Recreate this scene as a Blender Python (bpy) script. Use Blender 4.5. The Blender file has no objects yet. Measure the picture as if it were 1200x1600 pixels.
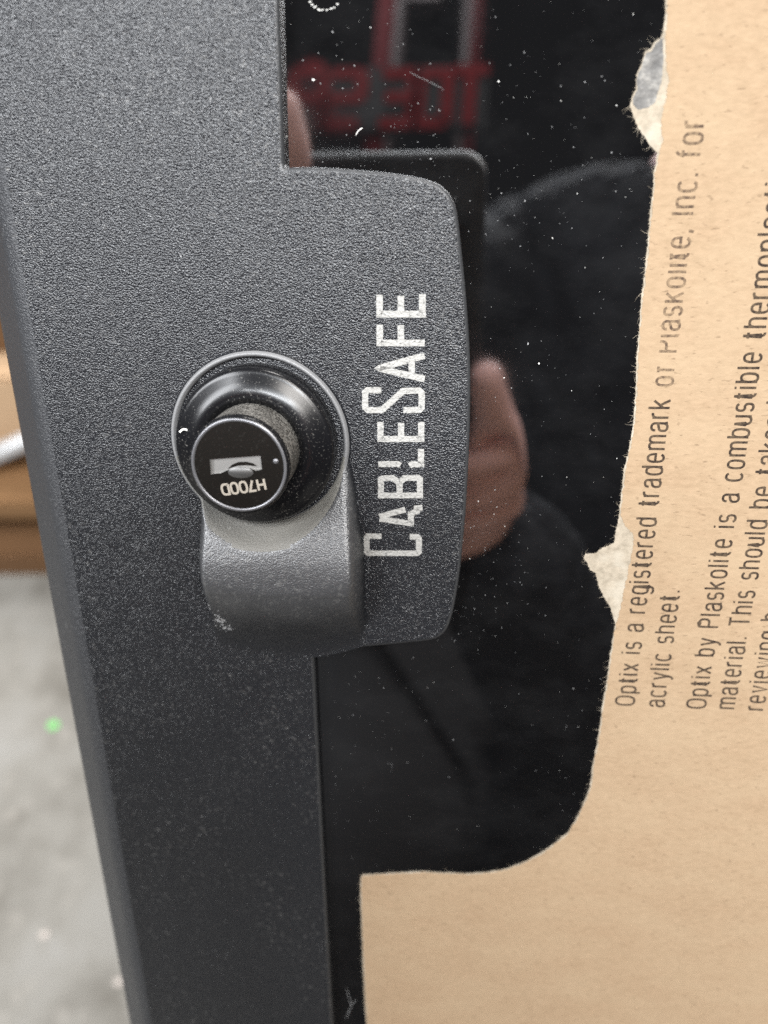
import bpy, bmesh, math, random
from mathutils import Vector, Matrix, noise
from mathutils.geometry import tessellate_polygon
random.seed(7)
SC = bpy.context.scene
COL = SC.collection
R = math.radians

# ------------------------------------------------------------------ camera
PITCH = R(50.0)
CAM_POS = Vector((0, 0, 0.90))
RIGHT = Vector((1, 0, 0))
UP = Vector((0, math.sin(PITCH), math.cos(PITCH)))
FWD = Vector((0, math.cos(PITCH), -math.sin(PITCH)))
F = 1200.0                       # focal length in photograph pixels (1200 x 1600)
DIST = 160.0                     # millimetres from the lens to the glossy sheet
def cam_dir(v): return RIGHT * v[0] - UP * v[1] + FWD * v[2]
cd = bpy.data.cameras.new('camera')
cam = bpy.data.objects.new('camera', cd); COL.objects.link(cam)
cam.matrix_world = Matrix.Translation(CAM_POS) @ Matrix((
    (RIGHT.x, UP.x, -FWD.x), (RIGHT.y, UP.y, -FWD.y), (RIGHT.z, UP.z, -FWD.z))).to_4x4()
cd.sensor_fit = 'VERTICAL'; cd.sensor_height = 36.0; cd.lens = 36.0 * F / 1600.0
cd.clip_start = 0.003; cd.clip_end = 60
cd.dof.use_dof = True; cd.dof.focus_distance = 0.160; cd.dof.aperture_fstop = 8.0
SC.camera = cam
SC.cycles.use_denoising = False      # keeps the fine grain of the plastic
SC.cycles.use_adaptive_sampling = False

# ------------------------------------------------------------------ light (an indoor workshop: ceiling lamps, one added fill lamp, dim surroundings)
world = bpy.data.worlds.new('World'); SC.world = world; world.use_nodes = True
wb = world.node_tree.nodes['Background']
wb.inputs[0].default_value = (0.80, 0.88, 1.0, 1); wb.inputs[1].default_value = 0.13
SC.view_settings.view_transform = 'Standard'; SC.view_settings.look = 'None'
SC.view_settings.exposure = 0.0; SC.view_settings.gamma = 1.0
def lamp(name, loc, target, sx, sy, power, col):
    l = bpy.data.lights.new(name, 'AREA'); l.shape = 'RECTANGLE'; l.size = sx; l.size_y = sy
    l.energy = power; l.color = col
    o = bpy.data.objects.new(name, l); COL.objects.link(o); o.location = loc
    o.rotation_euler = (Vector(target) - Vector(loc)).to_track_quat('-Z', 'Y').to_euler()
    return o
lamp('ceiling_or_fill_lamp', (0.80, -0.95, 2.9), (0.05, 0.15, 0.8), 0.5, 1.4, 56, (1.0, 0.955, 0.90))
lamp('ceiling_or_fill_lamp', (-1.50, -0.60, 2.25), (-0.05, 0.15, 0.8), 0.5, 1.4, 62, (0.95, 0.97, 1.0))
lamp('ceiling_or_fill_lamp', (-0.05, -1.22, 2.72), (0, 0.12, 0.8), 1.7, 0.25, 96, (0.93, 0.965, 1.0))
lamp('ceiling_or_fill_lamp', (0.45, 1.75, 2.9), (0.05, -0.10, 0.85), 0.5, 1.5, 115, (1.0, 0.97, 0.94))  # added fill lamp beyond the panel, brightens the mirrored hand

# ------------------------------------------------------------------ the leaning panel's own axes
def nrm(v): return Vector(v).normalized()
N_IN = nrm((105, -455, F))
Y_DN = Vector((43, 3165, F)); Y_DN = (Y_DN - N_IN * Y_DN.dot(N_IN)).normalized()
X_AX = Y_DN.cross(N_IN)
def at(u, v, h=0.0):             # photograph pixel -> millimetres on the panel at height h
    d = Vector((u - 600, v - 800, F)); d *= (DIST - h) / d.dot(N_IN)
    return (d.dot(X_AX), -d.dot(Y_DN))
PX, PY, PZ = cam_dir(X_AX), -cam_dir(Y_DN), -cam_dir(N_IN)
FOOT = CAM_POS + cam_dir(N_IN) * DIST * 0.001
PANEL = Matrix(((PX.x, PY.x, PZ.x, FOOT.x), (PX.y, PY.y, PZ.y, FOOT.y), (PX.z, PY.z, PZ.z, FOOT.z), (0, 0, 0, 1)))
FLOOR_Y = -(FOOT.z / abs((PANEL.to_3x3() @ Vector((0, -1, 0))).z)) * 1000      # mm along the panel to the floor
def cw(x, y, z): return CAM_POS + cam_dir((x, y, z)) * 0.001                    # camera millimetres -> world
def floor_at(u, v):
    d = cam_dir(Vector((u - 600, v - 800, F))); t = -CAM_POS.z / d.z
    return CAM_POS + d * t
def mirror_at(u, v, dist):       # where something stands that is seen in the glossy sheet at that pixel
    d = Vector((u - 600, v - 800, F)).normalized(); p = d * (DIST / d.dot(N_IN))
    r = d - N_IN * (2 * d.dot(N_IN))
    return CAM_POS + cam_dir(p) * 0.001 + cam_dir(r) * dist

# ------------------------------------------------------------------ materials
def mat(name, base=(.5, .5, .5), rough=.5, metal=0.0, ior=1.45, spec=.5):
    m = bpy.data.materials.new(name); m.use_nodes = True
    b = m.node_tree.nodes['Principled BSDF']
    b.inputs['Base Color'].default_value = (*base, 1); b.inputs['Roughness'].default_value = rough
    b.inputs['Metallic'].default_value = metal; b.inputs['IOR'].default_value = ior
    b.inputs['Specular IOR Level'].default_value = spec
    return m, m.node_tree, b
def nd(nt, t, **kw):
    n = nt.nodes.new(t)
    for k, v in kw.items(): setattr(n, k, v)
    return n
def tex_noise(nt, scale, detail=2.0, rough=.5, stretch=None, rot=0.0, off=(0, 0, 0)):
    tc = nd(nt, 'ShaderNodeTexCoord'); mp = nd(nt, 'ShaderNodeMapping')
    nt.links.new(tc.outputs['Object'], mp.inputs['Vector'])
    mp.inputs['Scale'].default_value = stretch or (1, 1, 1)
    mp.inputs['Rotation'].default_value = (0, 0, rot); mp.inputs['Location'].default_value = off
    n = nd(nt, 'ShaderNodeTexNoise'); n.inputs['Scale'].default_value = scale
    n.inputs['Detail'].default_value = detail; n.inputs['Roughness'].default_value = rough
    nt.links.new(mp.outputs[0], n.inputs['Vector'])
    return n.outputs['Fac']
def ramp(nt, src, stops):
    r = nd(nt, 'ShaderNodeValToRGB'); e = r.color_ramp.elements
    while len(e) < len(stops): e.new(.5)
    for i, (p, c) in enumerate(stops):
        e[i].position = p; e[i].color = (*c, 1) if len(c) == 3 else c
    nt.links.new(src, r.inputs[0]); return r.outputs[0]
def mixc(nt, fac, a, b, mode='MIX'):
    m = nd(nt, 'ShaderNodeMix', data_type='RGBA', blend_type=mode)
    for s, v in ((0, fac), (6, a), (7, b)):
        if isinstance(v, (int, float)): m.inputs[s].default_value = v
        elif isinstance(v, tuple): m.inputs[s].default_value = (*v, 1)
        else: nt.links.new(v, m.inputs[s])
    return m.outputs[2]
def math_n(nt, op, a, b=0.0):
    m = nd(nt, 'ShaderNodeMath', operation=op)
    for s, v in ((0, a), (1, b)):
        if isinstance(v, (int, float)): m.inputs[s].default_value = v
        else: nt.links.new(v, m.inputs[s])
    return m.outputs[0]
def bump(nt, b, height, dist, strength=1.0):
    n = nd(nt, 'ShaderNodeBump'); n.inputs['Distance'].default_value = dist; n.inputs['Strength'].default_value = strength
    nt.links.new(height, n.inputs['Height']); nt.links.new(n.outputs[0], b.inputs['Normal'])
MONO = lambda a: (a, a, a)

def plastic(name, base, rough, grain, dust, gs=2600, ior=1.55):
    m, nt, b = mat(name, base, rough, 0, ior)
    g1 = tex_noise(nt, gs, 1.0, .5, (1.0, 1.25, 1.0), .45)
    g2 = tex_noise(nt, 900, 1.0, .5, (1.0, 1.2, 1.0), -.3)
    h = math_n(nt, 'ADD', math_n(nt, 'MULTIPLY', g1, 1.0), math_n(nt, 'MULTIPLY', g2, .30))
    bump(nt, b, h, grain)
    cl = ramp(nt, tex_noise(nt, 28, 4, .6), [(.42, MONO(0)), (.75, MONO(1))])
    sp = ramp(nt, tex_noise(nt, 900, 2, .5, None, 0, (3, 1, 2)), [(.60, MONO(0)), (.78, MONO(1))])
    f = math_n(nt, 'MULTIPLY', math_n(nt, 'MULTIPLY', cl, sp), dust)
    c = mixc(nt, f, base, (.42, .41, .39))
    nt.links.new(c, b.inputs['Base Color'])
    rr = math_n(nt, 'ADD', math_n(nt, 'MULTIPLY', tex_noise(nt, 60, 3), .12), rough - .06)
    nt.links.new(rr, b.inputs['Roughness'])
    return m
M_PLASTIC = plastic('textured_black_plastic', (.0120, .0127, .0150), .28, .00024, .36)
M_BEVEL = plastic('lit_bevel_plastic', (.028, .029, .032), .42, .00024, .15)  # paler bevel copy: grazing light on the band is put into the colour
M_COVE = plastic('dusty_lit_plastic', (.17, .165, .15), .6, .00016, .95)  # cove: dust, with the lit crescent painted into the pale base
M_TRIM = plastic('trimmed_plastic_edge', (.035, .036, .038), .40, .00006, .1)
def worn_sheen_housing():  # wear plus light sheen, both put into a paler, glossier mix
    m, nt, b = mat('worn_sheen_plastic', (.0120, .0127, .0150), .28, 0, 1.55)
    b2 = nd(nt, 'ShaderNodeBsdfPrincipled')
    b2.inputs['Base Color'].default_value = (.042, .043, .046, 1); b2.inputs['Roughness'].default_value = .41; b2.inputs['IOR'].default_value = 2.0
    g = tex_noise(nt, 2600, 1.0, .5, (1.0, 1.25, 1.0), .45)
    bump(nt, b, g, .00028); bump(nt, b2, g, .00014)
    sp = ramp(nt, tex_noise(nt, 900, 2, .5, None, 0, (3, 1, 2)), [(.55, MONO(0)), (.75, MONO(.22))])
    nt.links.new(mixc(nt, sp, (.042, .043, .046), (.30, .295, .28)), b2.inputs['Base Color'])
    at_ = nd(nt, 'ShaderNodeAttribute', attribute_name='wear_or_sheen'); mx = nd(nt, 'ShaderNodeMixShader')
    nt.links.new(at_.outputs['Fac'], mx.inputs[0]); nt.links.new(b.outputs[0], mx.inputs[1]); nt.links.new(b2.outputs[0], mx.inputs[2])
    nt.links.new(mx.outputs[0], nt.nodes['Material Output'].inputs['Surface'])
    return m
M_LIP = plastic('worn_lit_lip', (.19, .19, .192), .42, .00006, .1)  # lip wear, with its lit rim painted into the pale base
M_HOUSING = worn_sheen_housing()

def acrylic():
    m, nt, b = mat('glossy_black_acrylic', (.0030, .0031, .0034), .015, 0, 3.3)
    sm = ramp(nt, tex_noise(nt, 22, 3, .6), [(.45, MONO(0)), (.8, MONO(1))])
    nt.links.new(math_n(nt, 'ADD', math_n(nt, 'MULTIPLY', sm, .10), .012), b.inputs['Roughness'])
    sm2 = ramp(nt, tex_noise(nt, 38, 5, .65, (1, 1.6, 1), .5, (4, 2, 0)), [(.46, MONO(0)), (.78, MONO(1))])
    nt.links.new(mixc(nt, sm2, (.0040, .0040, .0044), (.0105, .0105, .011)), b.inputs['Base Color'])
    return m
M_ACRYLIC = acrylic()
def paper(name, a, bb, fleck, light):
    m, nt, b = mat(name, a, .85, 0, 1.4, .25)
    fib = tex_noise(nt, 760, 6, .72, (.58, 1.3, 1), .10)
    big = tex_noise(nt, 70, 4, .6, (.7, 1.3, 1), 0)
    c = mixc(nt, ramp(nt, fib, [(.33, MONO(0)), (.68, MONO(1))]), bb, a)
    c = mixc(nt, ramp(nt, big, [(.3, MONO(0)), (.75, MONO(.55))]), c, light)
    fl = ramp(nt, tex_noise(nt, 1100, 2, .5, (.55, 1.5, 1), -.35), [(.63, MONO(0)), (.76, MONO(.55))])
    c = mixc(nt, fl, c, fleck)
    nt.links.new(c, b.inputs['Base Color'])
    bump(nt, b, math_n(nt, 'ADD', fib, math_n(nt, 'MULTIPLY', tex_noise(nt, 1500, 3, .6), .6)), .00007)
    return m
M_KRAFT = paper('kraft_paper', (.350, .246, .156), (.275, .190, .116), (.11, .07, .04), (.37, .278, .18))
def core_mat():
    m, nt, b = mat('torn_paper_core', (.8, .74, .62), .9, 0, 1.4, .2)
    t = tex_noise(nt, 520, 4, .65)
    big = tex_noise(nt, 160, 3, .5)
    c = mixc(nt, ramp(nt, t, [(.35, MONO(0)), (.65, MONO(1))]), (.27, .23, .175), (.39, .335, .26))
    c = mixc(nt, ramp(nt, big, [(.5, MONO(0)), (.66, MONO(.8))]), c, (.41, .365, .295))
    nt.links.new(c, b.inputs['Base Color']); bump(nt, b, t, .0002); return m
M_CORE = core_mat()
def film_mat():
    m, nt, b = mat('thin_torn_film', (.5, .52, .56), .55)
    t = tex_noise(nt, 230, 4, .65)
    c = ramp(nt, t, [(.36, (.070, .066, .062)), (.50, (.135, .128, .118)), (.66, (.33, .31, .275))])
    nt.links.new(c, b.inputs['Base Color']); bump(nt, b, t, .0004); return m
M_FILM = film_mat()
def ink_mat(name, ink, wear_or_sheen):
    m, nt, b = mat(name, ink, .8, 0, 1.4, .2)
    t = ramp(nt, tex_noise(nt, 1300, 3, .6), [(.36, MONO(wear_or_sheen)), (.62, MONO(0))])
    c = mixc(nt, t, ink, (.52, .37, .22)); nt.links.new(c, b.inputs['Base Color']); return m
M_INK = ink_mat('brown_black_ink', (.026, .018, .014), .12)
M_INK_WORN = ink_mat('worn_brown_ink', (.075, .050, .035), .35)
def white_print():
    m, nt, b = mat('white_print', (.32, .312, .295), .55)
    g = tex_noise(nt, 1500, 2.0, .6, (1.0, 1.35, 1.0), .45)
    bump(nt, b, g, .00035)
    c = mixc(nt, ramp(nt, tex_noise(nt, 1700, 2), [(.30, MONO(.75)), (.46, MONO(0))]), (.34, .332, .312), (.10, .10, .095))
    nt.links.new(c, b.inputs['Base Color']); return m
M_PRINT = white_print()
def lock_mat(name, base, rough, dust, sc=2200, lo=.60):
    m, nt, b = mat(name, base, rough, 0, 1.42)
    sp = ramp(nt, tex_noise(nt, sc, 2, .6), [(lo, MONO(0)), (lo + .16, MONO(1))])
    cl = ramp(nt, tex_noise(nt, 120, 3, .6), [(.38, MONO(.2)), (.66, MONO(1))])
    f = math_n(nt, 'MULTIPLY', math_n(nt, 'MULTIPLY', sp, cl), dust)
    nt.links.new(mixc(nt, f, base, (.48, .46, .42)), b.inputs['Base Color'])
    nt.links.new(math_n(nt, 'ADD', math_n(nt, 'MULTIPLY', f, .5), rough), b.inputs['Roughness'])
    return m
M_LOCK = lock_mat('satin_black_metal', (.006, .006, .007), .24, .40)
M_BARREL = lock_mat('dusty_black_metal', (.045, .042, .038), .36, .55, 2600, .43)
M_FACE = lock_mat('black_lacquer', (.008, .007, .006), .30, .04)
M_RIM = mat('worn_steel_rim', (.20, .20, .21), .38, .6)[0]
M_STEEL = mat('bright_steel', (.30, .295, .285), .45, .55)[0]
M_STAMP = mat('engraved_tan', (.33, .295, .245), .6)[0]
M_DUST = mat('white_dust', (.75, .74, .70), .8)[0]
M_DUSTG = mat('grey_dust', (.30, .30, .30), .8)[0]

# ------------------------------------------------------------------ mesh helpers (panel millimetres in, metres out)
def link(name, verts, faces, material, parent=None, smooth=False, scale=.001, mats=None, fm=None):
    me = bpy.data.meshes.new(name)
    me.from_pydata([tuple(c * scale for c in v) for v in verts], [], faces); me.update()
    for m in (mats or [material]): me.materials.append(m)
    if fm: me.polygons.foreach_set('material_index', fm)
    if smooth: me.polygons.foreach_set('use_smooth', [True] * len(me.polygons))
    o = bpy.data.objects.new(name, me); COL.objects.link(o)
    if parent: o.parent = parent
    return o
def tag(o, label=None, cat=None, group=None, kind=None):
    for k, v in (('label', label), ('category', cat), ('group', group), ('kind', kind)):
        if v: o[k] = v
    return o
def empty(name, mw):
    o = bpy.data.objects.new(name, None); COL.objects.link(o); o.empty_display_size = .05; o.matrix_world = mw; return o
def catmull(pts, step):
    out = []
    n = len(pts)
    for i in range(n - 1):
        p0 = Vector(pts[max(i - 1, 0)]); p1 = Vector(pts[i]); p2 = Vector(pts[i + 1]); p3 = Vector(pts[min(i + 2, n - 1)])
        k = max(1, int((p2 - p1).length / step))
        for j in range(k):
            t = j / k
            out.append(.5 * ((2 * p1) + (p2 - p0) * t + (2 * p0 - 5 * p1 + 4 * p2 - p3) * t * t + (3 * p1 - p0 - 3 * p2 + p3) * t ** 3))
    out.append(Vector(pts[-1])); return [Vector((p[0], p[1])) for p in out]
def offset_path(path, d):        # positive d moves to the left of the direction of travel
    out = []
    for i, p in enumerate(path):
        a = (p - path[i - 1]).normalized() if i else (path[1] - p).normalized()
        b = (path[i + 1] - p).normalized() if i < len(path) - 1 else a
        n1 = Vector((-a.y, a.x)); n2 = Vector((-b.y, b.x)); m = (n1 + n2)
        m = m / max(.35, m.dot(m) / 2) if m.length > 1e-6 else n1
        out.append(p + m * d)
    return out
def poly_fill(loops):
    flat = [p for l in loops for p in l]
    return [tuple(t) for t in tessellate_polygon([[Vector((p[0], p[1], 0)) for p in l] for l in loops])], flat
def strokes_mesh(strokes, w, z, jitter=0.0):
    vs, fs = [], []
    for si, s in enumerate(strokes):
        pts = [Vector(p) for p in s]
        if jitter:
            q = []
            for i in range(len(pts) - 1):
                k = max(1, int((pts[i + 1] - pts[i]).length / .30))
                q += [pts[i].lerp(pts[i + 1], j / k) for j in range(k)]
            pts = q + [pts[-1]]
        L = offset_path(pts, w / 2); Rr = offset_path(pts, -w / 2); b = len(vs); zz = z + (si % 5) * .004
        for l, r in zip(L, Rr):
            j1 = random.uniform(-jitter, jitter); j2 = random.uniform(-jitter, jitter)
            vs.append((l.x + j1, l.y + j1, zz)); vs.append((r.x + j2, r.y - j2, zz))
        for i in range(len(pts) - 1): fs.append((b + 2 * i + 1, b + 2 * i + 3, b + 2 * i + 2, b + 2 * i))
    return vs, fs
def lathe(profile, cx, cy, n=96):
    vs, fs = [], []
    for r, z in profile:
        for k in range(n):
            a = 2 * math.pi * k / n; vs.append((cx + r * math.cos(a), cy + r * math.sin(a), z))
    for i in range(len(profile) - 1):
        for k in range(n):
            k2 = (k + 1) % n; fs.append((i * n + k, i * n + k2, (i + 1) * n + k2, (i + 1) * n + k))
    return vs, fs
def box_v(x0, x1, y0, y1, z0, z1, bev=0.0):
    bm = bmesh.new(); bmesh.ops.create_cube(bm, size=1)
    for v in bm.verts:
        v.co = Vector((x0 + (v.co.x + .5) * (x1 - x0), y0 + (v.co.y + .5) * (y1 - y0), z0 + (v.co.z + .5) * (z1 - z0)))
    if bev: bmesh.ops.bevel(bm, geom=bm.edges[:], offset=bev, segments=2, affect='EDGES')
    bm.verts.index_update(); r = ([tuple(v.co) for v in bm.verts], [tuple(v.index for v in f.verts) for f in bm.faces]); bm.free(); return r
def join(*parts):
    vs, fs = [], []
    for v, f in parts:
        b = len(vs); vs += list(v); fs += [tuple(i + b for i in x) for x in f]
    return vs, fs

# ------------------------------------------------------------------ the cabinet
TOPY, RIGHTX = 230.0, 330.0
cab = tag(empty('lockable_cabinet', PANEL), 'black textured plastic cabinet with round key lock and glossy window half covered in brown paper', 'cabinet')
BOT = FLOOR_Y + 60
# frame stile with its tongue over the window
ZT = 3.0
sets = [[(436, -160), (437, 0), (440, 100), (443, 200), (445, 262)],
        [(445, 262), (480, 261), (520, 262.5), (560, 265.5), (600, 269), (640, 274.5), (668, 281), (688, 289), (702, 302), (711, 320), (716, 345),
         (722, 400), (727, 450), (731, 500), (734, 550), (735, 600), (734.5, 650), (733, 700), (730.5, 750), (727.5, 800), (723, 850), (717.5, 900),
         (710.5, 942), (705, 965), (699, 981), (689, 993), (674, 999.5), (640, 1003.5), (600, 1007.5), (560, 1011), (530, 1013.5), (508, 1015)],
        [(508, 1015), (491, 1027)], [(491, 1027), (499, 1200), (509, 1400), (520, 1600), (526, 1720)]]
path = []
for i, s in enumerate(sets):
    c = catmull([at(u, v, 2.4) for u, v in s], 1.2)
    path += c if i == 0 else c[1:]
path = [Vector((path[0].x, TOPY))] + path + [Vector((path[-1].x, BOT))]
XL = -86.0
rows = []
bv = 0.95
for a in (0, 18, 36, 54, 72, 90): rows.append((-bv + bv * math.sin(R(a)), ZT - bv + bv * math.cos(R(a))))
rows.append((0, -.1))
vs, fs = [], []
n = len(path)
for d, z in rows:
    vs += [(p.x, p.y, z) for p in offset_path(path, d)]       # travelling downwards: left is the window side
for i in range(len(rows) - 1):
    for k in range(n - 1): fs.append((i * n + k, i * n + k + 1, (i + 1) * n + k + 1, (i + 1) * n + k))
top = offset_path(path, rows[0][0])
tri, flat = poly_fill([top + [Vector((XL, BOT)), Vector((XL, TOPY))]])
b = len(vs); vs += [(p.x, p.y, ZT) for p in flat]
for t in tri:
    p, q, r = (flat[i] for i in t)
    t = t if (q - p).cross(r - p) > 0 else t[::-1]
    fs.append(tuple(i + b for i in t))
nm = len(fs)
prof = []
RF = 8.0; SL = R(40)
for k in range(9):
    a = SL * k / 8; prof.append((XL - RF * math.sin(a), ZT - RF + RF * math.cos(a)))
ex, ez = prof[-1]; XE = -98.6; prof.append((XE + 1.2, ez - (ex - XE - 1.2) * math.tan(SL)))
prof.append((XE + .3, prof[-1][1] - 1.0)); prof.append((XE, prof[-1][1] - 2.2)); prof.append((XE, -42))
ys = [TOPY, 60, 20] + [20 - 8 * i for i in range(1, 40)] + [BOT]
b = len(vs)
for x, z in prof:
    for y in ys: vs.append((x, y, z))
m_ = len(ys)
for i in range(len(prof) - 1):
    for k in range(m_ - 1): fs.append((b + i * m_ + k, b + (i + 1) * m_ + k, b + (i + 1) * m_ + k + 1, b + i * m_ + k + 1))
fm = [2 if (n - 1) <= k < (n - 1) * 5 else 0 for k in range(nm)] + [(0 if i < 1 else 1) for i in range(len(prof) - 1) for k in range(m_ - 1)]
fm = fm[:len(fs)]
frame = link('door_frame', vs, fs, None, cab, True, mats=[M_PLASTIC, M_BEVEL, M_TRIM], fm=fm)
frame['label'] = 'textured black frame with a rounded tongue over the window'
rails = join(box_v(-31, RIGHTX + 70, TOPY, TOPY + 70, -42, 3, 1.5), box_v(RIGHTX, RIGHTX + 70, BOT, TOPY, -42, 3, 1.5), box_v(XL - 12, RIGHTX + 70, BOT - 59, BOT, -42, 3, 1.5))
link('frame_rail', *rails, M_PLASTIC, cab)
link('cabinet_body', *box_v(XL - 11, RIGHTX + 68, FLOOR_Y + 40, TOPY + 68, -95, -42.5, 2), M_PLASTIC, cab)
win = link('window_pane', *box_v(-45, RIGHTX + 8, BOT, TOPY + 8, -3, 0), M_ACRYLIC, cab)
win['label'] = 'glossy black plastic sheet that mirrors the room'

# lock housing: pocket lip plus the raised guard below the lock
CX, CY, RP = -40.1, -43.8, 18.1
def ss(a, b_, x):
    t = min(1, max(0, (x - a) / (b_ - a))); return t * t * (3 - 2 * t)
def smin(a, b_, k):
    h = max(k - abs(a - b_), 0) / k; return min(a, b_) - h * h * k * .25
HL, HR = at(316, 880, 8)[0], at(555, 880, 8)[0]
def house_h(x, y):
    r = math.hypot(x - CX, y - CY); s = CY - y
    lip = 1.3 * ss(19.7, 18.9, r) * (1 - .55 * ss(18.6, 18.1, r))
    mid = (HL + HR) / 2; hw = (HR - HL) / 2
    neck = -.7 * math.exp(-((s - 15) / 7.0) ** 2) + .3 * math.exp(-((s - 27) / 8.0) ** 2)
    e = hw + neck - abs(x - mid)
    if x > mid: e -= 2.6 * (1 - ss(-2, 17, s))
    q = max(0, min(1, (e + .9) / 2.6)); wall = math.sqrt(max(0, 1 - (1 - q) ** 2))
    se = s + .010 * (x - mid) ** 2
    A = 8.6 - .0172 * (s - 33) ** 2 if s < 33 else 8.6
    B = .26 * s
    H = (A + B + math.sqrt((A - B) ** 2 + 1.5)) / 2 if s < 33 else 8.75
    H = smin(H, 8.6, 1.0)
    if se > 31: H *= .5 + .5 * math.cos(math.pi * min(1, (se - 31) / 23))
    H = max(0, H) * ss(0, 3, s)
    hump = H * wall if s > 0 else 0
    hump = smin(hump, max(0, .7 + (r - RP) * 1.45), 1.2) if hump > .7 else hump
    return max(lip, hump) if hump < .3 or lip < .02 else (lip + hump + math.sqrt((lip - hump) ** 2 + .12)) / 2
vs, fs = [], []
angs = [2 * math.pi * k / 400 for k in range(400)]
rads = [RP + .18 * k for k in range(24)] + [RP + 4.32 + .42 * k for k in range(1, 76)]
vs += [(CX + RP * math.cos(a), CY + RP * math.sin(a), .5) for a in angs]
for r in rads:
    for a in angs:
        x, y = CX + r * math.cos(a), CY + r * math.sin(a); h = house_h(x, y)
        vs.append((x, y, ZT + (h if h > .008 else -.03)))
na = len(angs)
for i in range(len(rads)):
    for k in range(na):
        k2 = (k + 1) % na; q = (i * na + k, (i + 1) * na + k, (i + 1) * na + k2, i * na + k2)
        if all(vs[j][2] < ZT for j in q) and i > 0: continue
        fs.append(q)
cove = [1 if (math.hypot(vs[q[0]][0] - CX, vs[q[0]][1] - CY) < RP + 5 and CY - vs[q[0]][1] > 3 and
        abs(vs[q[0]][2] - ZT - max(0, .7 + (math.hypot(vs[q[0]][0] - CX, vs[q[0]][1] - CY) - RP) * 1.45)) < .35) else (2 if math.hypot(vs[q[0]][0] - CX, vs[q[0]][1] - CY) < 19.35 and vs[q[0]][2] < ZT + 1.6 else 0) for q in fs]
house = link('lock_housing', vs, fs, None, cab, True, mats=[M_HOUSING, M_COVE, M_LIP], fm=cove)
wa = house.data.attributes.new('wear_or_sheen', 'FLOAT', 'POINT')  # mask for the guard's wear and painted sheen, fading downwards
wa.data.foreach_set('value', [(1 - ss(29, 47, CY - v[1] + 2.5 * noise.noise(Vector((v[0] * .2, v[1] * .2, 3)))) * .95) * ss(.3, 2.2, v[2] - ZT) for v in vs])
house['label'] = 'raised worn guard with a painted sheen, curving up below the round lock'

# lock
flange = [(16.8, .6), (16.8, 7.6), (16.65, 8.2), (16.3, 8.6), (15.9, 8.75), (15.4, 9.0), (14.2, 9.75), (13.0, 10.35), (12.0, 10.7), (11.2, 10.75), (10.6, 10.4), (10.2, 9.8), (9.6, 9.4)]
lock = link('lock', *lathe(flange, CX, CY, 128), M_LOCK, cab, True)
lock['label'] = 'round push lock with a glossy black flange'
TIP = 20.8
bar = [(9.75, 8.5), (9.75, 10.0), (9.7, TIP - 1.7)]
link('lock_barrel', *lathe(bar, CX, CY, 128), M_BARREL, lock, True)
link('barrel_edge', *lathe([(9.7, TIP - 1.7), (9.9, TIP - 1.4), (9.92, TIP - .6), (9.8, TIP - .2), (9.38, TIP)], CX, CY, 128), M_LOCK, lock, True)
link('barrel_rim', *lathe([(9.41, TIP - .02), (9.25, TIP + .12), (8.95, TIP + .12), (8.75, TIP - .15)], CX, CY, 128), M_RIM, lock, True)
ZF = TIP - .12
c_ = [(CX + 8.8 * math.cos(R(k * 3)), CY + 8.8 * math.sin(R(k * 3))) for k in range(120)]
slot = [at(u, v, ZF) for u, v in ((327.5, 717), (407, 711), (409.5, 733.5), (400, 735.5), (389, 731.5), (372, 731), (355, 735), (345, 739.5), (329.5, 741))]
tri, flat = poly_fill([[Vector(p) for p in c_], [Vector(p) for p in slot]])
vs = [(p[0], p[1], ZF) for p in flat]
fs = []
for t in tri:
    p, q, r = (Vector(flat[i]) for i in t); fs.append(t if (q - p).cross(r - p) > 0 else t[::-1])
link('lock_face', vs, fs, M_FACE, lock)
m_ = len(slot)
vs = [(p[0], p[1], ZF) for p in slot] + [(p[0], p[1], ZF - 2.2) for p in slot]
fs = [(k, (k + 1) % m_, m_ + (k + 1) % m_, m_ + k) for k in range(m_)]
x0, y0 = at(328, 741, ZF); x1, y1 = at(410, 711, ZF)
b = len(vs); vs += [(x0 - .6, y0 - .6, ZF - .55), (x1 + .6, y0 - .3, ZF - .55), (x1 + .6, y1 + .6, ZF - .75), (x0 - .6, y1 + .6, ZF - .75)]
fs.append((b, b + 1, b + 2, b + 3))
link('key_slot', vs, fs, M_STEEL, lock)
# curved dark gap of the key guard and the bright dimple below it
gap = [at(u, v, ZF) for u, v in ((354, 734.3), (362, 727), (372, 723), (384, 722.6), (394, 725), (401, 729.5), (392, 728.8), (383, 727.8), (370, 728.6), (361, 731.5))]
tri, flat = poly_fill([[Vector(p) for p in gap]])
fs = [t if (Vector(flat[t[1]]) - Vector(flat[t[0]])).cross(Vector(flat[t[2]]) - Vector(flat[t[0]])) > 0 else t[::-1] for t in tri]
link('slot_guard', [(p[0], p[1], ZF - .50) for p in flat], fs, M_FACE, lock)
dx, dy = at(376, 737.5, ZF)
vs, fs = [], []
for i in range(9):
    for k in range(32):
        rr = i / 8; a = 2 * math.pi * k / 32
        vs.append((dx + 2.5 * rr * math.cos(a), dy + 1.15 * rr * math.sin(a) - .1, ZF + .03 + .38 * (1 - rr * rr)))
for i in range(8):
    for k in range(32): fs.append((i * 32 + k, (i + 1) * 32 + k, (i + 1) * 32 + (k + 1) % 32, i * 32 + (k + 1) % 32))
M_DIMPLE = mat('polished_dimple', (.12, .118, .115), .40, .6)[0]
link('slot_dimple', vs, fs, M_DIMPLE, lock, True)
px, py = at(431, 720.5, ZF)
link('locating_pin', *lathe([(.55, ZF), (.55, ZF + .12), (.4, ZF + .26), (.02, ZF + .32)], px, py, 20), M_RIM, lock, True)

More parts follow.
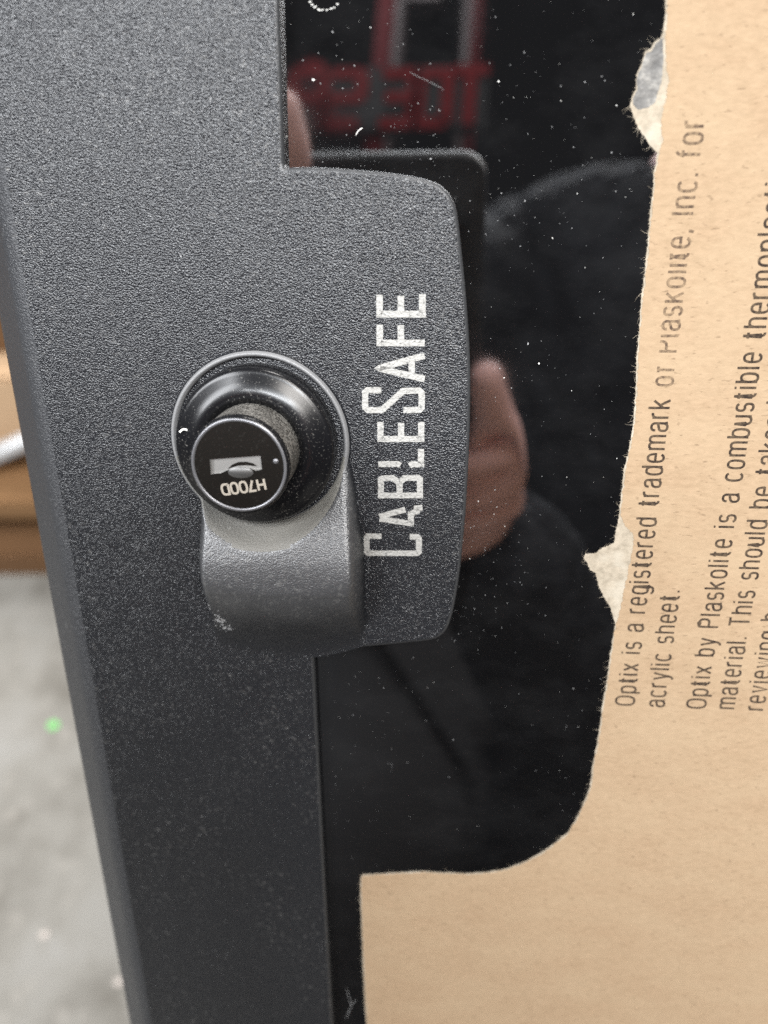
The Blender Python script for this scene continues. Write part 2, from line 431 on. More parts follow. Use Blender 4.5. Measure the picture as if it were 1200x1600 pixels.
# stroke alphabet (cap height 1)
def arc(cx, cy, rx, ry, a0, a1, n=10, p=1.0):
    out = []
    for i in range(n + 1):
        a = R(a0 + (a1 - a0) * i / n); c, s = math.cos(a), math.sin(a)
        out.append((cx + rx * math.copysign(abs(c) ** p, c), cy + ry * math.copysign(abs(s) ** p, s)))
    return out
XH = .76
def bowl(w, a0=0, a1=360, h=XH, p=.78): return arc(w / 2, h / 2, w / 2, h / 2, a0, a1, 26, p)
def arch(w, x0=0): return [(x0, XH * .62)] + arc(x0 + w / 2, XH - .24, w / 2, .24, 180, 0, 12, .8) + [(x0 + w, 0)]
G = {
 'O': (.56, [arc(.28, .5, .28, .5, 0, 360, 30, .75)]), 'I': (.02, [[(0, 0), (0, 1)]]), 'P': (.46, [[(0, 0), (0, 1)], [(0, 1), (.24, 1)] + arc(.24, .745, .22, .255, 90, -90, 12, .8) + [(0, .49)]]),
 'T': (.50, [[(0, 1), (.50, 1)], [(.25, 0), (.25, 1)]]),
 'H': (.46, [[(0, 0), (0, 1)], [(.46, 0), (.46, 1)], [(0, .5), (.46, .5)]]), '7': (.44, [[(0, .96), (.44, .96), (.16, 0)]]),
 '0': (.46, [arc(.23, .5, .23, .48, 0, 360, 28, .75)]), 'D': (.46, [[(0, .04), (0, .96), (.18, .96)] + arc(.2, .5, .26, .46, 90, -90, 16, .7) + [(0, .04)]]),
 'a': (.40, [[(.02, XH - .2)] + arc(.2, XH - .2, .18, .2, 170, 0, 12, .8) + [(.38, .12), (.42, 0)], [(.38, .46), (.2, .42)] + arc(.18, .2, .18, .2, 95, 320, 14, .8) + [(.38, .16)]]),
 'b': (.40, [[(0, 0), (0, 1)], bowl(.40)]), 'c': (.38, [bowl(.40, 42, 318)]), 'd': (.40, [bowl(.40), [(.40, 0), (.40, 1)]]),
 'e': (.40, [[(.01, XH * .52), (.395, XH * .52)] + bowl(.40, 4, 322)]), 'f': (.24, [[(.08, 0), (.08, .82)] + arc(.22, .84, .14, .15, 180, 95, 8), [(-.03, XH - .02), (.24, XH - .02)]]),
 'g': (.40, [bowl(.40), [(.40, XH), (.40, -.08)] + arc(.2, -.08, .2, .2, 0, -160, 12, .8)]), 'h': (.38, [[(0, 0), (0, 1)], arch(.38)]),
 'i': (.02, [[(0, 0), (0, XH)], [(0, .91), (0, 1.0)]]), 'k': (.38, [[(0, 0), (0, 1)], [(.36, XH), (0, .30)], [(.13, .46), (.38, 0)]]),
 'l': (.02, [[(0, 0), (0, 1)]]), 'm': (.66, [[(0, 0), (0, XH)], arch(.33), arch(.33, .33)]), 'n': (.38, [[(0, 0), (0, XH)], arch(.38)]),
 'o': (.40, [bowl(.40)]), 'p': (.40, [[(0, -.26), (0, XH)], bowl(.40)]), 'r': (.22, [[(0, 0), (0, XH)], [(0, XH * .6)] + arc(.2, XH - .24, .2, .24, 180, 84, 8, .8)]),
 's': (.36, [arc(.18, XH - .195, .165, .195, 25, 255, 14, .8) + arc(.18, .195, .175, .20, 80, -160, 14, .8)]),
 't': (.24, [[(.09, .97), (.09, .14)] + arc(.22, .14, .13, .14, 180, 280, 8), [(-.03, XH - .02), (.24, XH - .02)]]),
 'u': (.38, [[(0, XH), (0, .24)] + arc(.19, .24, .19, .24, 180, 360, 12, .8), [(.38, 0), (.38, XH)]]), 'v': (.38, [[(0, XH), (.19, 0), (.38, XH)]]),
 'w': (.58, [[(0, XH), (.145, 0), (.29, XH), (.435, 0), (.58, XH)]]), 'x': (.38, [[(0, XH), (.38, 0)], [(.38, XH), (0, 0)]]),
 'y': (.38, [[(0, XH), (.19, 0)], [(.38, XH), (.16, -.14), (.08, -.24), (-.01, -.25)]]), '.': (.03, [[(.01, 0), (.01, .11)]]), ',': (.03, [[(.02, .10), (.02, 0), (-.02, -.12)]]),
}
def set_text(s, gap_, space):
    out, x = [], 0.0
    for ch in s:
        if ch == ' ': x += space; out.append([]); continue
        w, st = G[ch]; out.append([[(px_ + x, py_) for px_, py_ in q] for q in st]); x += w + gap_
    return out, x
def clip_above(st, lim):
    out = []
    for q in st:
        cur = []
        for i, p in enumerate(q):
            if p[1] <= lim:
                if not cur and i and q[i - 1][1] > lim and q[i - 1][1] != p[1]:
                    t = (lim - p[1]) / (q[i - 1][1] - p[1]); cur.append((p[0] + (q[i - 1][0] - p[0]) * t, lim))
                cur.append(p)
            elif cur:
                pr = q[i - 1]; t = (lim - pr[1]) / (p[1] - pr[1]); cur.append((pr[0] + (p[0] - pr[0]) * t, lim)); out.append(cur); cur = []
        if cur: out.append(cur)
    return [c for c in out if len(c) > 1]

# stamped code on the lock face, upside down
gl, wd = set_text('H700D', .17, .3)
p0 = Vector(at(411.5, 748, ZF)); p1 = Vector(at(345, 757, ZF)); ux = (p1 - p0).normalized(); k = (p1 - p0).length / (wd - .17); uy = Vector((-ux.y, ux.x)); ky = 2.25
if uy.y > 0: uy = -uy
st = [[tuple(p0 + ux * (x * k) + uy * (y * ky)) for x, y in q] for g in gl for q in g]
st = [s if True else s for s in st]
vs, fs = strokes_mesh(st, .46, ZF + .03)
link('stamped_code', vs, fs, M_STAMP, lock)
im = catmull([at(u, v, 9.6) for u, v in ((281, 675), (285, 671), (291, 670.5), (296, 674), (298, 679))], .3)
vs, fs = strokes_mesh([im], .40, 9.85); link('index_mark', vs, fs, M_DUST, lock)

# white lettering on the tongue
def zz(pts): return [at(540 + x / 3.3333, 420 + y / 3.3333, ZT) for x, y in pts]
LET = {
 'C': [[(187, 1392), (116, 1392), (110, 1400), (110, 1474), (118, 1481), (374, 1481), (382, 1474), (382, 1404), (374, 1396), (334, 1394)]],
 'A': [[(176, 1290), (312, 1254)], [(176, 1302), (340, 1326), (340, 1276), (371, 1262), (371, 1246), (400, 1243)]],
 'B': [[(184, 1196), (184, 1096), (194, 1090), (246, 1090), (281, 1114), (306, 1090), (376, 1088), (387, 1096), (387, 1196)], [(170, 1180), (402, 1180)], [(281, 1172), (281, 1108)]],
 'L': [[(170, 1018), (270, 1016), (286, 1024)], [(332, 1026), (345, 1018), (393, 1018), (393, 938)]],
 'E': [[(182, 797), (182, 886), (394, 886), (394, 797)], [(289, 880), (289, 803)]],
 'S': [[(186, 632), (116, 632), (102, 644), (102, 722), (116, 735), (190, 735), (300, 636), (382, 634), (396, 646), (396, 722), (384, 735), (300, 735)]],
 'A2': [[(412, 452), (172, 518), (412, 574)], [(345, 470), (345, 556)]],
 'F': [[(178, 290), (178, 386), (412, 386)], [(288, 380), (288, 293)]],
 'E2': [[(177, 135), (177, 236), (400, 236), (400, 133)], [(288, 230), (288, 140)]]}
allst = [zz(q) for L in LET.values() for q in L]
vs, fs = strokes_mesh(allst, 1.32, ZT + .05, .045)
lt = link('lettering', vs, fs, M_PRINT, cab)
lt['label'] = 'white printed name on the black tongue'

# ------------------------------------------------------------------ masking paper
def jag(path, amp, seed, step=.28):
    out = []
    for i in range(len(path) - 1):
        p, q = path[i], path[i + 1]; k = max(1, int((q - p).length / step))
        for j in range(k): out.append(p.lerp(q, j / k))
    out.append(path[-1]); nn = offset_path(out, 1.0); res = []
    for i, (p, o2) in enumerate(zip(out, nn)):
        d = (o2 - p); t = noise.noise(Vector((p.x * .55, p.y * .55, seed))) * 1.0 + noise.noise(Vector((p.x * 2.1, p.y * 2.1, seed + 9))) * .8 + random.uniform(-.35, .35)
        res.append(p + d.normalized() * t * amp)
    return res
E_A = [(1046, -160), (1041, 0), (1038, 40)]
FLAP1 = [(1034, 56), (1022, 68), (1016, 77), (1008, 81), (1004.5, 91), (1003, 100), (996, 114), (993, 126), (994, 140), (988, 152), (985, 163), (989, 182), (998, 200), (1008, 215), (1016, 228), (1024, 235)]
IN1 = [(1037, 90), (1041, 120), (1040, 150), (1032, 175), (1030, 200), (1033, 220)]
E_B = [(1027, 240), (1026, 255), (1020, 274), (1021, 290), (1017, 320), (1014, 345), (1011, 390), (1008, 420), (1002, 468), (998, 520), (995, 560), (993, 610), (990, 660), (983, 700), (975, 735), (970, 780), (967, 805)]
FLAP2 = [(964, 822), (960, 848), (943, 855.5), (930, 864), (915, 866), (912, 872), (918, 880), (922, 890), (931, 895), (935, 915), (945, 935), (954, 950)]
IN2 = [(976, 822), (988, 838), (985, 868), (978, 900), (972, 925), (967, 952)]
E_C = [(961, 974), (957, 1002), (952, 1035), (947, 1072), (941, 1103), (938, 1132), (933, 1162), (926, 1195), (922, 1230), (914, 1250), (903, 1275), (887, 1301), (870, 1315), (850, 1330), (820, 1347), (790, 1358), (760, 1363), (730, 1365), (700, 1364), (660, 1361.5), (630, 1363), (600, 1365), (567, 1367)]
E_D = [(563.5, 1371), (563, 1400), (565, 1440), (567, 1500), (570, 1560), (572.5, 1600), (577, 1720)]
def mm(l): return [Vector(at(u, v, .1)) for u, v in l]
def close_sheet(edge): return [Vector((edge[0].x, TOPY - 1))] + edge + [Vector((edge[-1].x, BOT + 1)), Vector((RIGHTX - 1, BOT + 1)), Vector((RIGHTX - 1, TOPY - 1))]
core_e = jag(mm(E_A + FLAP1 + E_B + FLAP2 + E_C + E_D), .17, 1.0)
top_e0 = mm(E_A + IN1 + E_B + IN2 + E_C + E_D)
top_e = jag(offset_path(top_e0, .30), .26, 5.0)
def sheet(name, loop, z, material, parent, thick):
    tri, flat = poly_fill([loop]); n_ = len(flat)
    vs = [(p.x, p.y, z) for p in flat]; fs = []
    for t in tri:
        p, q, r = (flat[i] for i in t); fs.append(t if (q - p).cross(r - p) > 0 else t[::-1])
    vs += [(p.x, p.y, z - thick) for p in flat]
    fs += [(k, (k + 1) % n_, n_ + (k + 1) % n_, n_ + k) for k in range(n_)]
    return link(name, vs, fs, material, parent)
mask = sheet('masking_paper', close_sheet(top_e), .20, M_KRAFT, cab, .07)
mask['label'] = 'brown protective paper with a torn edge and small print'
core = sheet('torn_paper_core', close_sheet(core_e), .12, M_CORE, mask, .10)
film = [Vector(at(u, v, .12)) for u, v in [(1036, 58), (1023, 69.5), (1017, 79), (1009, 83), (1006, 92), (1004, 101), (997, 115), (994.5, 126), (996, 140), (990, 152), (988, 162), (996, 172), (1012, 168), (1024, 160), (1033, 130), (1036, 100)]]
film = jag(film + [film[0]], .15, 3)
tri, flat = poly_fill([film])
link('thin_film', [(p.x, p.y, .15 + .02 * noise.noise(Vector((p.x, p.y, 0)))) for p in flat], [t if (flat[t[1]] - flat[t[0]]).cross(flat[t[2]] - flat[t[0]]) > 0 else t[::-1] for t in tri], M_FILM, mask)
# fibres along the tear
vs, fs = [], []
def fibre(p, d, ln, w, z, bend):
    b_ = len(vs); q = Vector((-d.y, d.x)); 
    for i in range(5):
        t = i / 4; c = p + d * (ln * t) + q * (bend * t * t * ln); ww = w * (1 - .7 * t)
        vs.append((c.x + q.x * ww, c.y + q.y * ww, z + .12 * t)); vs.append((c.x - q.x * ww, c.y - q.y * ww, z + .12 * t))
    for i in range(4): fs.append((b_ + 2 * i, b_ + 2 * i + 1, b_ + 2 * i + 3, b_ + 2 * i + 2))
eo = offset_path(core_e, -1.0)
for i in range(2, len(core_e) - 2):
    p = core_e[i]
    if p.y > 60 or p.y < -235: continue
    d = (eo[i] - p).normalized()
    for _ in range(2):
        if random.random() < .55:
            a = random.gauss(0, .6); dd = Vector((d.x * math.cos(a) - d.y * math.sin(a), d.x * math.sin(a) + d.y * math.cos(a)))
            fibre(p - d * .15, dd, random.uniform(.25, .6) if random.random() < .88 else random.uniform(.8, 1.7), random.uniform(.022, .04), .08, random.uniform(-.8, .8))
tag(link('paper_fibre', vs, fs, M_CORE, mask), kind='stuff')
# print
CAP = 4.25
def place_line(txt, xb, ys, gap_, z, material, clips=()):
    gl, wd = set_text(txt, gap_, .46)
    st = []
    for ci, g in enumerate(gl):
        for a, b_, lim in clips:
            if a <= ci < b_: g = clip_above(g, lim)
        for q in g: st.append([(xb - y * CAP, ys + x * CAP) for x, y in q])
    vs, fs = strokes_mesh(st, .50, z)
    return link('printed_line', vs, fs, material, mask), wd * CAP
L1 = 'Optix is a registered trademark of Plaskolite, Inc. for'
_, w0 = set_text(L1, 0, .46); cnt = len(L1.replace(' ', ''))
GAP = (125.4 / CAP - w0) / (cnt - 1)
x1b = at(990, 1100)[0]; ysb = at(990, 1101)[1]
def idx(s): return L1.index(s)
place_line(L1[:idx('of')], x1b, ysb, GAP, .235, M_INK)
_, wpre = set_text(L1[:idx('of')], GAP, .46)
sub = L1[idx('of'):]
place_line(sub, x1b, ysb + wpre * CAP, GAP, .235, M_INK_WORN, ((0, 2, .80), (3, 12, .80), (15, 16, .92)))
place_line('acrylic sheet.', at(1037, 1102)[0], ysb - .1, GAP, .235, M_INK)
place_line('Optix by Plaskolite is a combustible thermoplastic', at(1101.5, 1104)[0], ysb - .1, GAP, .235, M_INK)
place_line('material. This should be taken into', at(1147, 1105)[0], ysb + .1, GAP, .235, M_INK)
place_line('reviewing b', at(1192, 1107)[0], ysb, GAP, .235, M_INK)

# ------------------------------------------------------------------ dust and marks on the glossy sheet
vs, fs, dm = [], [], []
def speck(x, y, r, el, z=.03):
    b_ = len(vs); n_ = random.choice((5, 6, 7)); a0 = random.uniform(0, 6.3)
    for k in range(n_):
        a = 2 * math.pi * k / n_; rr = r * random.uniform(.55, 1.2); ex, ey = rr * math.cos(a) * el, rr * math.sin(a)
        vs.append((x + ex * math.cos(a0) - ey * math.sin(a0), y + ex * math.sin(a0) + ey * math.cos(a0), z))
    fs.append(tuple(range(b_, b_ + n_))); dm.append(0 if r > .14 or random.random() < .18 else 1)
for _ in range(700):
    u = random.uniform(440, 1040); v = random.uniform(-20, 1620); x, y = at(u, v)
    r = .026 + .07 * random.random() ** 5; speck(x, y, r, random.uniform(1, 2.0))
for (cu, cv, sp, n_) in ((560, 190, 90, 130), (650, 215, 60, 80), (830, 330, 50, 60), (740, 820, 30, 110), (760, 900, 50, 120), (720, 960, 30, 60), (800, 600, 70, 70), (900, 300, 80, 60), (930, 1120, 40, 60), (580, 1120, 50, 70), (540, 1240, 50, 60), (700, 40, 120, 70), (880, 1270, 40, 50)):
    for _ in range(int(n_ * .75)):
        x, y = at(random.gauss(cu, sp), random.gauss(cv, sp)); speck(x, y, .024 + .07 * random.random() ** 4, random.uniform(1, 2.4))
for u, v, r, el in ((490, 125, .20, 1.4), (842, 568, .18, 1.2), (708, 1156, .12, 1.5), (825, 537, .12, 3), (896, 1076, .11, 2.2), (779, 127, .15, 1.5), (673, 248, .13, 1.8), (520, 50, .1, 2), (914, 128, .13, 1), (945, 126, .11, 1)): 
    x, y = at(u, v); speck(x, y, r, el, .034)
tag(link('dust_speck', vs, fs, None, win, mats=[M_DUST, M_DUSTG], fm=dm), kind='stuff')
marks, faint = [], []
marks.append(catmull([at(u, v) for u, v in ((556, 212), (560, 204), (566, 200))], .4))
faint.append(catmull([at(u, v) for u, v in ((541, 1592), (546, 1578), (552, 1566), (557, 1563))], .4))
faint.append(catmull([at(u, v) for u, v in ((549, 1571), (545, 1556), (542, 1545))], .4))
for k in range(9):
    a = R(200 + k * 16); u, v = 505 + 24 * math.cos(a), -4 - 20 * math.sin(a)
    marks.append([at(u, v), at(u + random.uniform(2, 5), v + random.uniform(-2, 2))])
vs, fs = strokes_mesh(marks, .14, .04, .05); tag(link('scratch_mark', vs, fs, M_DUST, win), kind='stuff')
vs, fs = strokes_mesh(faint, .10, .04, .06); tag(link('smear_mark', vs, fs, M_DUSTG, win), kind='stuff')
hz = [[at(640 + 5 * k + random.uniform(-3, 3), 112 + 3 * k), at(690 + 4 * k, 142 + 4 * k + random.uniform(-6, 6))] for k in range(2)]
vs, fs = strokes_mesh(hz, .018, .045); tag(link('hairline_scratch', vs, fs, M_DUSTG, win), kind='stuff')
vs, fs, dm = [], [], []
for _ in range(150):
    u = random.uniform(10, 720); v = random.uniform(20, 1600); x, y = at(u, v, ZT)
    if x < XL + 1 or math.hypot(x - CX, y - CY) < 22 or x > at(430, v, ZT)[0]: continue
    speck(x, y, .05 + .12 * random.random() ** 4, random.uniform(1, 2), ZT + .03)
for u, v in ((570, 1457), (393, 1357), (575, 1172)): pass
for cu, cv, sp, n_ in ((345, 1500, 22, 60), (508, 1476, 6, 22), (637, 949, 5, 22), (300, 1300, 20, 12)):
    for _ in range(n_):
        x, y = at(random.gauss(cu, sp), random.gauss(cv, sp * .7), ZT); speck(x, y, .03 + .08 * random.random() ** 3, random.uniform(1, 2.5), ZT + .03)
for cu, cv, sx_, sy_, n_ in ((344, 968, 4, 7, 60), (352, 985, 7, 3.5, 50), (330, 940, 2, 6, 16)):
    for _ in range(n_):
        x, y = at(random.gauss(cu, sx_), random.gauss(cv, sy_), ZT + 3); speck(x, y, .04 + .12 * random.random() ** 2, random.uniform(1, 2.2), ZT + house_h(x, y) + .07)
tag(link('frame_dust', vs, fs, M_DUSTG, cab), kind='stuff')

# ------------------------------------------------------------------ setting and background
def floor_mat():
    m, nt, b = mat('pale_concrete', (.5, .49, .46), .75)
    a = tex_noise(nt, 9, 5, .6); c2 = tex_noise(nt, 34, 4, .6)
    c = ramp(nt, a, [(.3, (.115, .105, .088)), (.52, (.205, .194, .172)), (.72, (.258, .250, .232))])
    c = mixc(nt, ramp(nt, c2, [(.56, MONO(0)), (.72, MONO(.55))]), c, (.30, .28, .25))
    nt.links.new(c, b.inputs['Base Color']); return m
fl = link('floor', [(-6, -6, 0), (6, -6, 0), (6, 6, 0), (-6, 6, 0)], [(0, 1, 2, 3)], floor_mat(), scale=1); fl['kind'] = 'structure'
wall = link('wall', [(-6, -2.6, 0), (6, -2.6, 0), (6, -2.6, 4.6), (-6, -2.6, 4.6), (-6, -2.75, 0), (6, -2.75, 0), (6, -2.75, 4.6), (-6, -2.75, 4.6)], [(1, 0, 3, 2), (4, 5, 6, 7), (3, 7, 6, 2), (0, 4, 7, 3), (5, 1, 2, 6)], mat('dark_wall_paint', (.012, .012, .013), .85, 0, 1.45, .2)[0], scale=1); wall['kind'] = 'structure'
def wood(name, a, b_):
    m, nt, bs = mat(name, a, .7)
    g = tex_noise(nt, 14, 5, .6, (1, 14, 14)); c = mixc(nt, g, a, b_); nt.links.new(c, bs.inputs['Base Color']); bump(nt, bs, g, .001); return m
M_WOOD = wood('pallet_wood', (.155, .078, .031), (.085, .04, .016)); M_WOOD2 = wood('pale_pallet_wood', (.22, .118, .048), (.13, .066, .027))
M_WOOD3 = wood('shaded_gap_wood', (.075, .035, .014), (.04, .02, .008))  # darker copy: shade inside the pallet is put into the colour
M_CARD = paper('corrugated_card', (.46, .31, .19), (.40, .265, .155), (.2, .13, .07), (.50, .35, .22))
def world_box(name, x0, x1, y0, y1, z0, z1, material, parent, bev=.003):
    v, f = box_v(x0, x1, y0, y1, z0, z1, bev); return link(name, v, f, material, parent, scale=1)
pf = floor_at(60, 900)           # where the pallet meets the floor
pal = tag(empty('wooden_pallet', Matrix.Translation((pf.x, pf.y, 0))), 'weathered wooden pallet on the pale concrete behind the black cabinet', 'pallet')
for k in range(4): world_box('bottom_board', -1.0, .25, .27 * k, .27 * k + .10, 0.001, .050, M_WOOD if k == 0 else M_WOOD3, pal)
for x in (-.98, -.40, .18): world_box('stringer', x, x + .045, .04, .90, .051, .125, M_WOOD3, pal)
for k in range(7): world_box('deck_board', -1.0, .25, .135 * k, .135 * k + .122, .126, .161, M_WOOD2 if k % 2 == 0 else M_WOOD, pal)
bx = tag(empty('cardboard_box', Matrix.Translation((pf.x - .45, pf.y + .075, .1615))), 'flat brown cardboard box lying on the wooden pallet', 'box')
world_box('body', -.5, .66, 0, .62, 0, .138, M_CARD, bx, .004)
for y0_, y1_ in ((.0, .306), (.314, .62)): world_box('flap', -.5, .66, y0_, y1_, .139, .142, M_CARD, bx, .001)
bx2 = tag(empty('wooden_crate', Matrix.Translation((pf.x - .45, pf.y + .118, .304))), 'low plank crate stacked on the flat cardboard box', 'crate')
world_box('side_board', -.5, .66, 0, .018, 0, .055, M_WOOD, bx2, .002); world_box('side_board', -.5, .66, .50, .518, 0, .055, M_WOOD, bx2, .002)
for k in range(4): world_box('top_board', -.5, .66, .13 * k, .13 * k + .122, .056, .074, M_WOOD2, bx2, .002)
# grey metal bar leaning across the box front
M_BAR = mat('pale_grey_metal', (.45, .45, .45), .4, .3)[0]
M_GREEN = mat('bright_green_paper', (.16, .52, .14), .7)[0]
M_PINK = mat('pale_paper_scrap', (.45, .40, .36), .8)[0]
gp = floor_at(84, 1134)
dot = link('paper_dot', [(.0068 * math.cos(R(40 * k)), .0058 * math.sin(R(40 * k)), z) for z in (.001, .002) for k in range(9)], [tuple(range(9, 18))] + [(k, (k + 1) % 9, 9 + (k + 1) % 9, 9 + k) for k in range(9)], M_GREEN, scale=1)
dot.location = (gp.x, gp.y, 0); tag(dot, 'bright green paper dot lying on the pale concrete floor', 'paper scrap')
for (u, v, r, lb) in ((70, 1461, .005, 'tiny pale scrap on the concrete floor nearest the cabinet edge'), (186, 1535, .005, 'tiny pinkish scrap on the concrete floor at the bottom of the cabinet edge')):
    q = floor_at(u, v); s = link('paper_scrap', [(r * math.cos(R(60 * k)), r * .8 * math.sin(R(60 * k)), z) for z in (.001, .002) for k in range(6)], [tuple(range(6, 12))] + [(k, (k + 1) % 6, 6 + (k + 1) % 6, 6 + k) for k in range(6)], M_PINK, scale=1)
    s.location = (q.x, q.y, 0); tag(s, lb, 'paper scrap')
def tube(name, p, q, r, material, parent=None, n_=16):
    p, q = Vector(p), Vector(q); d = (q - p).normalized(); a = d.orthogonal().normalized(); c = d.cross(a)
    vs = [tuple(e + (a * math.cos(t) + c * math.sin(t)) * r) for e in (p, q) for t in [2 * math.pi * k / n_ for k in range(n_)]]
    fs = [(k, (k + 1) % n_, n_ + (k + 1) % n_, n_ + k) for k in range(n_)] + [tuple(range(n_))[::-1], tuple(range(n_, 2 * n_))]
    return link(name, vs, fs, material, parent, True, 1)
def ray_y(u, v, y):              # point on the ray of a pixel at world depth y
    d = cam_dir(Vector((u - 600, v - 800, F))); return CAM_POS + d * ((y - CAM_POS.y) / d.y)
yb = pf.y + .045
b0 = ray_y(-160, 780, yb); b1 = ray_y(130, 648, yb)
tag(tube('metal_bar', b0, b1, .012, M_BAR), 'pale grey metal bar lying slanted in front of the cardboard box', 'bar')

# ------------------------------------------------------------------ what the glossy sheet mirrors: phone, photographer, red rack
M_PHONE = mat('dark_phone_case', (.008, .009, .010), .6)[0]; M_LENS = mat('lens_glass', (.01, .01, .012), .05)[0]
CAMM = Matrix.Translation(CAM_POS) @ Matrix(((RIGHT.x, UP.x, -FWD.x), (RIGHT.y, UP.y, -FWD.y), (RIGHT.z, UP.z, -FWD.z))).to_4x4()
ph = tag(empty('smartphone', CAMM), 'dark smartphone held up in front of the cabinet, mirrored in the window', 'phone')
def rrect(x0, x1, y0, y1, r, n_=8):
    out = []
    for cx, cy, a in ((x1 - r, y1 - r, 0), (x0 + r, y1 - r, 90), (x0 + r, y0 + r, 180), (x1 - r, y0 + r, 270)):
        for k in range(n_ + 1): out.append((cx + r * math.cos(R(a + 90 * k / n_)), cy + r * math.sin(R(a + 90 * k / n_))))
    return out
loops = [(rrect(-62 + i, 12.7 - i, -138 + i, 23 - i, 9 - i * .6), z) for i, z in ((1.2, 3.0), (.4, 3.4), (0, 4.2), (0, 9.5), (.4, 10.4), (1.4, 11))]
vs, fs = [], []
for l, z in loops: vs += [(x, y, z) for x, y in l]
m_ = len(loops[0][0])
for i in range(len(loops) - 1):
    for k in range(m_): fs.append((i * m_ + k, i * m_ + (k + 1) % m_, (i + 1) * m_ + (k + 1) % m_, (i + 1) * m_ + k))
fs += [tuple(range(m_))[::-1], tuple(range((len(loops) - 1) * m_, len(loops) * m_))]
link('phone_body', vs, fs, M_PHONE, ph, True)
for y in (0, -22, -44):
    link('camera_lens', *lathe([(8, 2.9), (8, 2.0), (7.4, 1.6), (6.6, 1.7), (6.4, 2.2), (.1, 2.2)], 0, y, 32), M_LENS, ph, True)

def skin(name, joints, edges, material, parent, root=0, sub=2):
    me = bpy.data.meshes.new(name); me.from_pydata([tuple(j[0]) for j in joints], edges, []); me.materials.append(material)
    o = bpy.data.objects.new(name, me); COL.objects.link(o); o.parent = parent
    sk = o.modifiers.new('skin', 'SKIN'); sk.use_smooth_shade = True
    if not me.skin_vertices: me.skin_vertices.new()
    for i, j in enumerate(joints):
        r = j[1] if isinstance(j[1], tuple) else (j[1], j[1])
        me.skin_vertices[0].data[i].radius = r; me.skin_vertices[0].data[i].use_root = (i == root)
    s = o.modifiers.new('sub', 'SUBSURF'); s.levels = sub; s.render_levels = sub
    return o
M_SKIN = mat('skin', (.80, .50, .47), .6)[0]; M_JACKET = mat('dark_jacket', (.012, .013, .016), .9, 0, 1.45, .15)[0]
jn = M_JACKET.node_tree; bump(jn, jn.nodes['Principled BSDF'], tex_noise(jn, 11, 4, .55, (1, 1, .6), .4), .10)
M_TROUSER = mat('dark_trousers', (.022, .022, .024), .85)[0]; M_HAIR = mat('dark_hair', (.01, .008, .007), .6)[0]; M_SHOE = mat('black_shoe', (.01, .01, .01), .5)[0]
P0 = Vector((.08, -.68, 0))
per = tag(empty('person', Matrix.Translation(P0)), 'person in dark jacket stooping forward and holding up a phone, mirrored in the window', 'person')
def pl(v): return Vector(v) - P0
J, Ed = [], []
def add(p, r, par=None):
    J.append((pl(p), r)); i = len(J) - 1
    if par is not None: Ed.append((par, i))
    return i
pel = add((.05, -.70, .82), .12); ch = add((.17, -.66, 1.08), .115, pel); nk0 = add((.25, -.60, 1.26), .06, ch); nk = add((.29, -.57, 1.34), .055, nk0)
hd = add((.33, -.53, 1.43), .082, nk); ht = add((.35, -.52, 1.53), .062, hd)
for sx in (1, -1):
    hp = add((.03 + sx * .10, -.70, .76), .09, pel); kn = add((.03 + sx * .12, -.60, .44), .062, hp); an = add((.03 + sx * .12, -.76, .09), .042, kn); add((.03 + sx * .13, -.62, .04), .035, an)
# right arm and hand
sh = add((.32, -.54, 1.06), .060, nk0); el = add((.11, -.38, .66), .042, sh); wr = add(cw(2, 194, -20), .027, el)
pa = add(cw(13, 146, -2), .021, wr); pb = add(cw(21, 112, 3), .0175, pa)
i1 = add(cw(21, 88, 6), .0100, pb); i2 = add(cw(16.5, 71, 7), .0090, i1); add(cw(15, 58, 6), .0072, i2)
for yy, rr, dxx in ((103, .0088, -8), (123, .0088, -12), (138, .0080, -8)):
    k1 = add(cw(27, yy, 8), rr, pa if yy > 115 else pb); k2 = add(cw(12, yy + 5, 14), rr * .92, k1); add(cw(dxx, yy + 9, 11), rr * .8, k2)
t1 = add(cw(22, 128, -18), .0115, pa); t2 = add(cw(6, 104, -22), .0100, t1); add(cw(-10, 86, -20), .0080, t2)
# left arm and hand
sh2 = add((.03, -.57, 1.14), .048, nk0); el2 = add((-.16, -.38, .92), .046, sh2); wr2 = add(cw(-112, 90, -45), .027, el2)
pa2 = add(cw(-92, 50, -16), .021, wr2); pb2 = add(cw(-84, 22, -6), .018, pa2)
q1 = add(cw(-67, -4, 3), .0110, pb2); q2 = add(cw(-60, -28, 6), .0100, q1); add(cw(-63, -49, 4), .0080, q2)
for yy, rr in ((30, .0095), (48, .0095), (64, .0085)):
    k1 = add(cw(-80, yy, 6), rr, pb2 if yy < 35 else pa2); k2 = add(cw(-66, yy - 1, 9), rr * .92, k1); add(cw(-52, yy - 2, 8), rr * .8, k2)
t1 = add(cw(-80, 36, -22), .0115, pa2); t2 = add(cw(-62, 14, -22), .0100, t1); add(cw(-48, -2, -19), .0080, t2)
skin('body', J, Ed, M_SKIN, per)
JJ = [(pl((.05, -.70, .80)), .175), (pl((.11, -.68, .96)), .18), (pl((.19, -.65, 1.13)), .165), (pl((.26, -.60, 1.27)), .09),
      (pl((.32, -.54, 1.06)), .09), (pl((.11, -.38, .66)), .078), (pl(cw(14, 154, -6)), .042),
      (pl((.02, -.57, 1.15)), .095), (pl((-.16, -.385, .93)), .066), (pl(cw(-120, 115, -58)), .042)]
skin('jacket', JJ, [(0, 1), (1, 2), (2, 3), (2, 4), (4, 5), (5, 6), (2, 7), (7, 8), (8, 9)], M_JACKET, per)
TJ = [(pl((.03, -.70, .82)), .165)]; TE = []
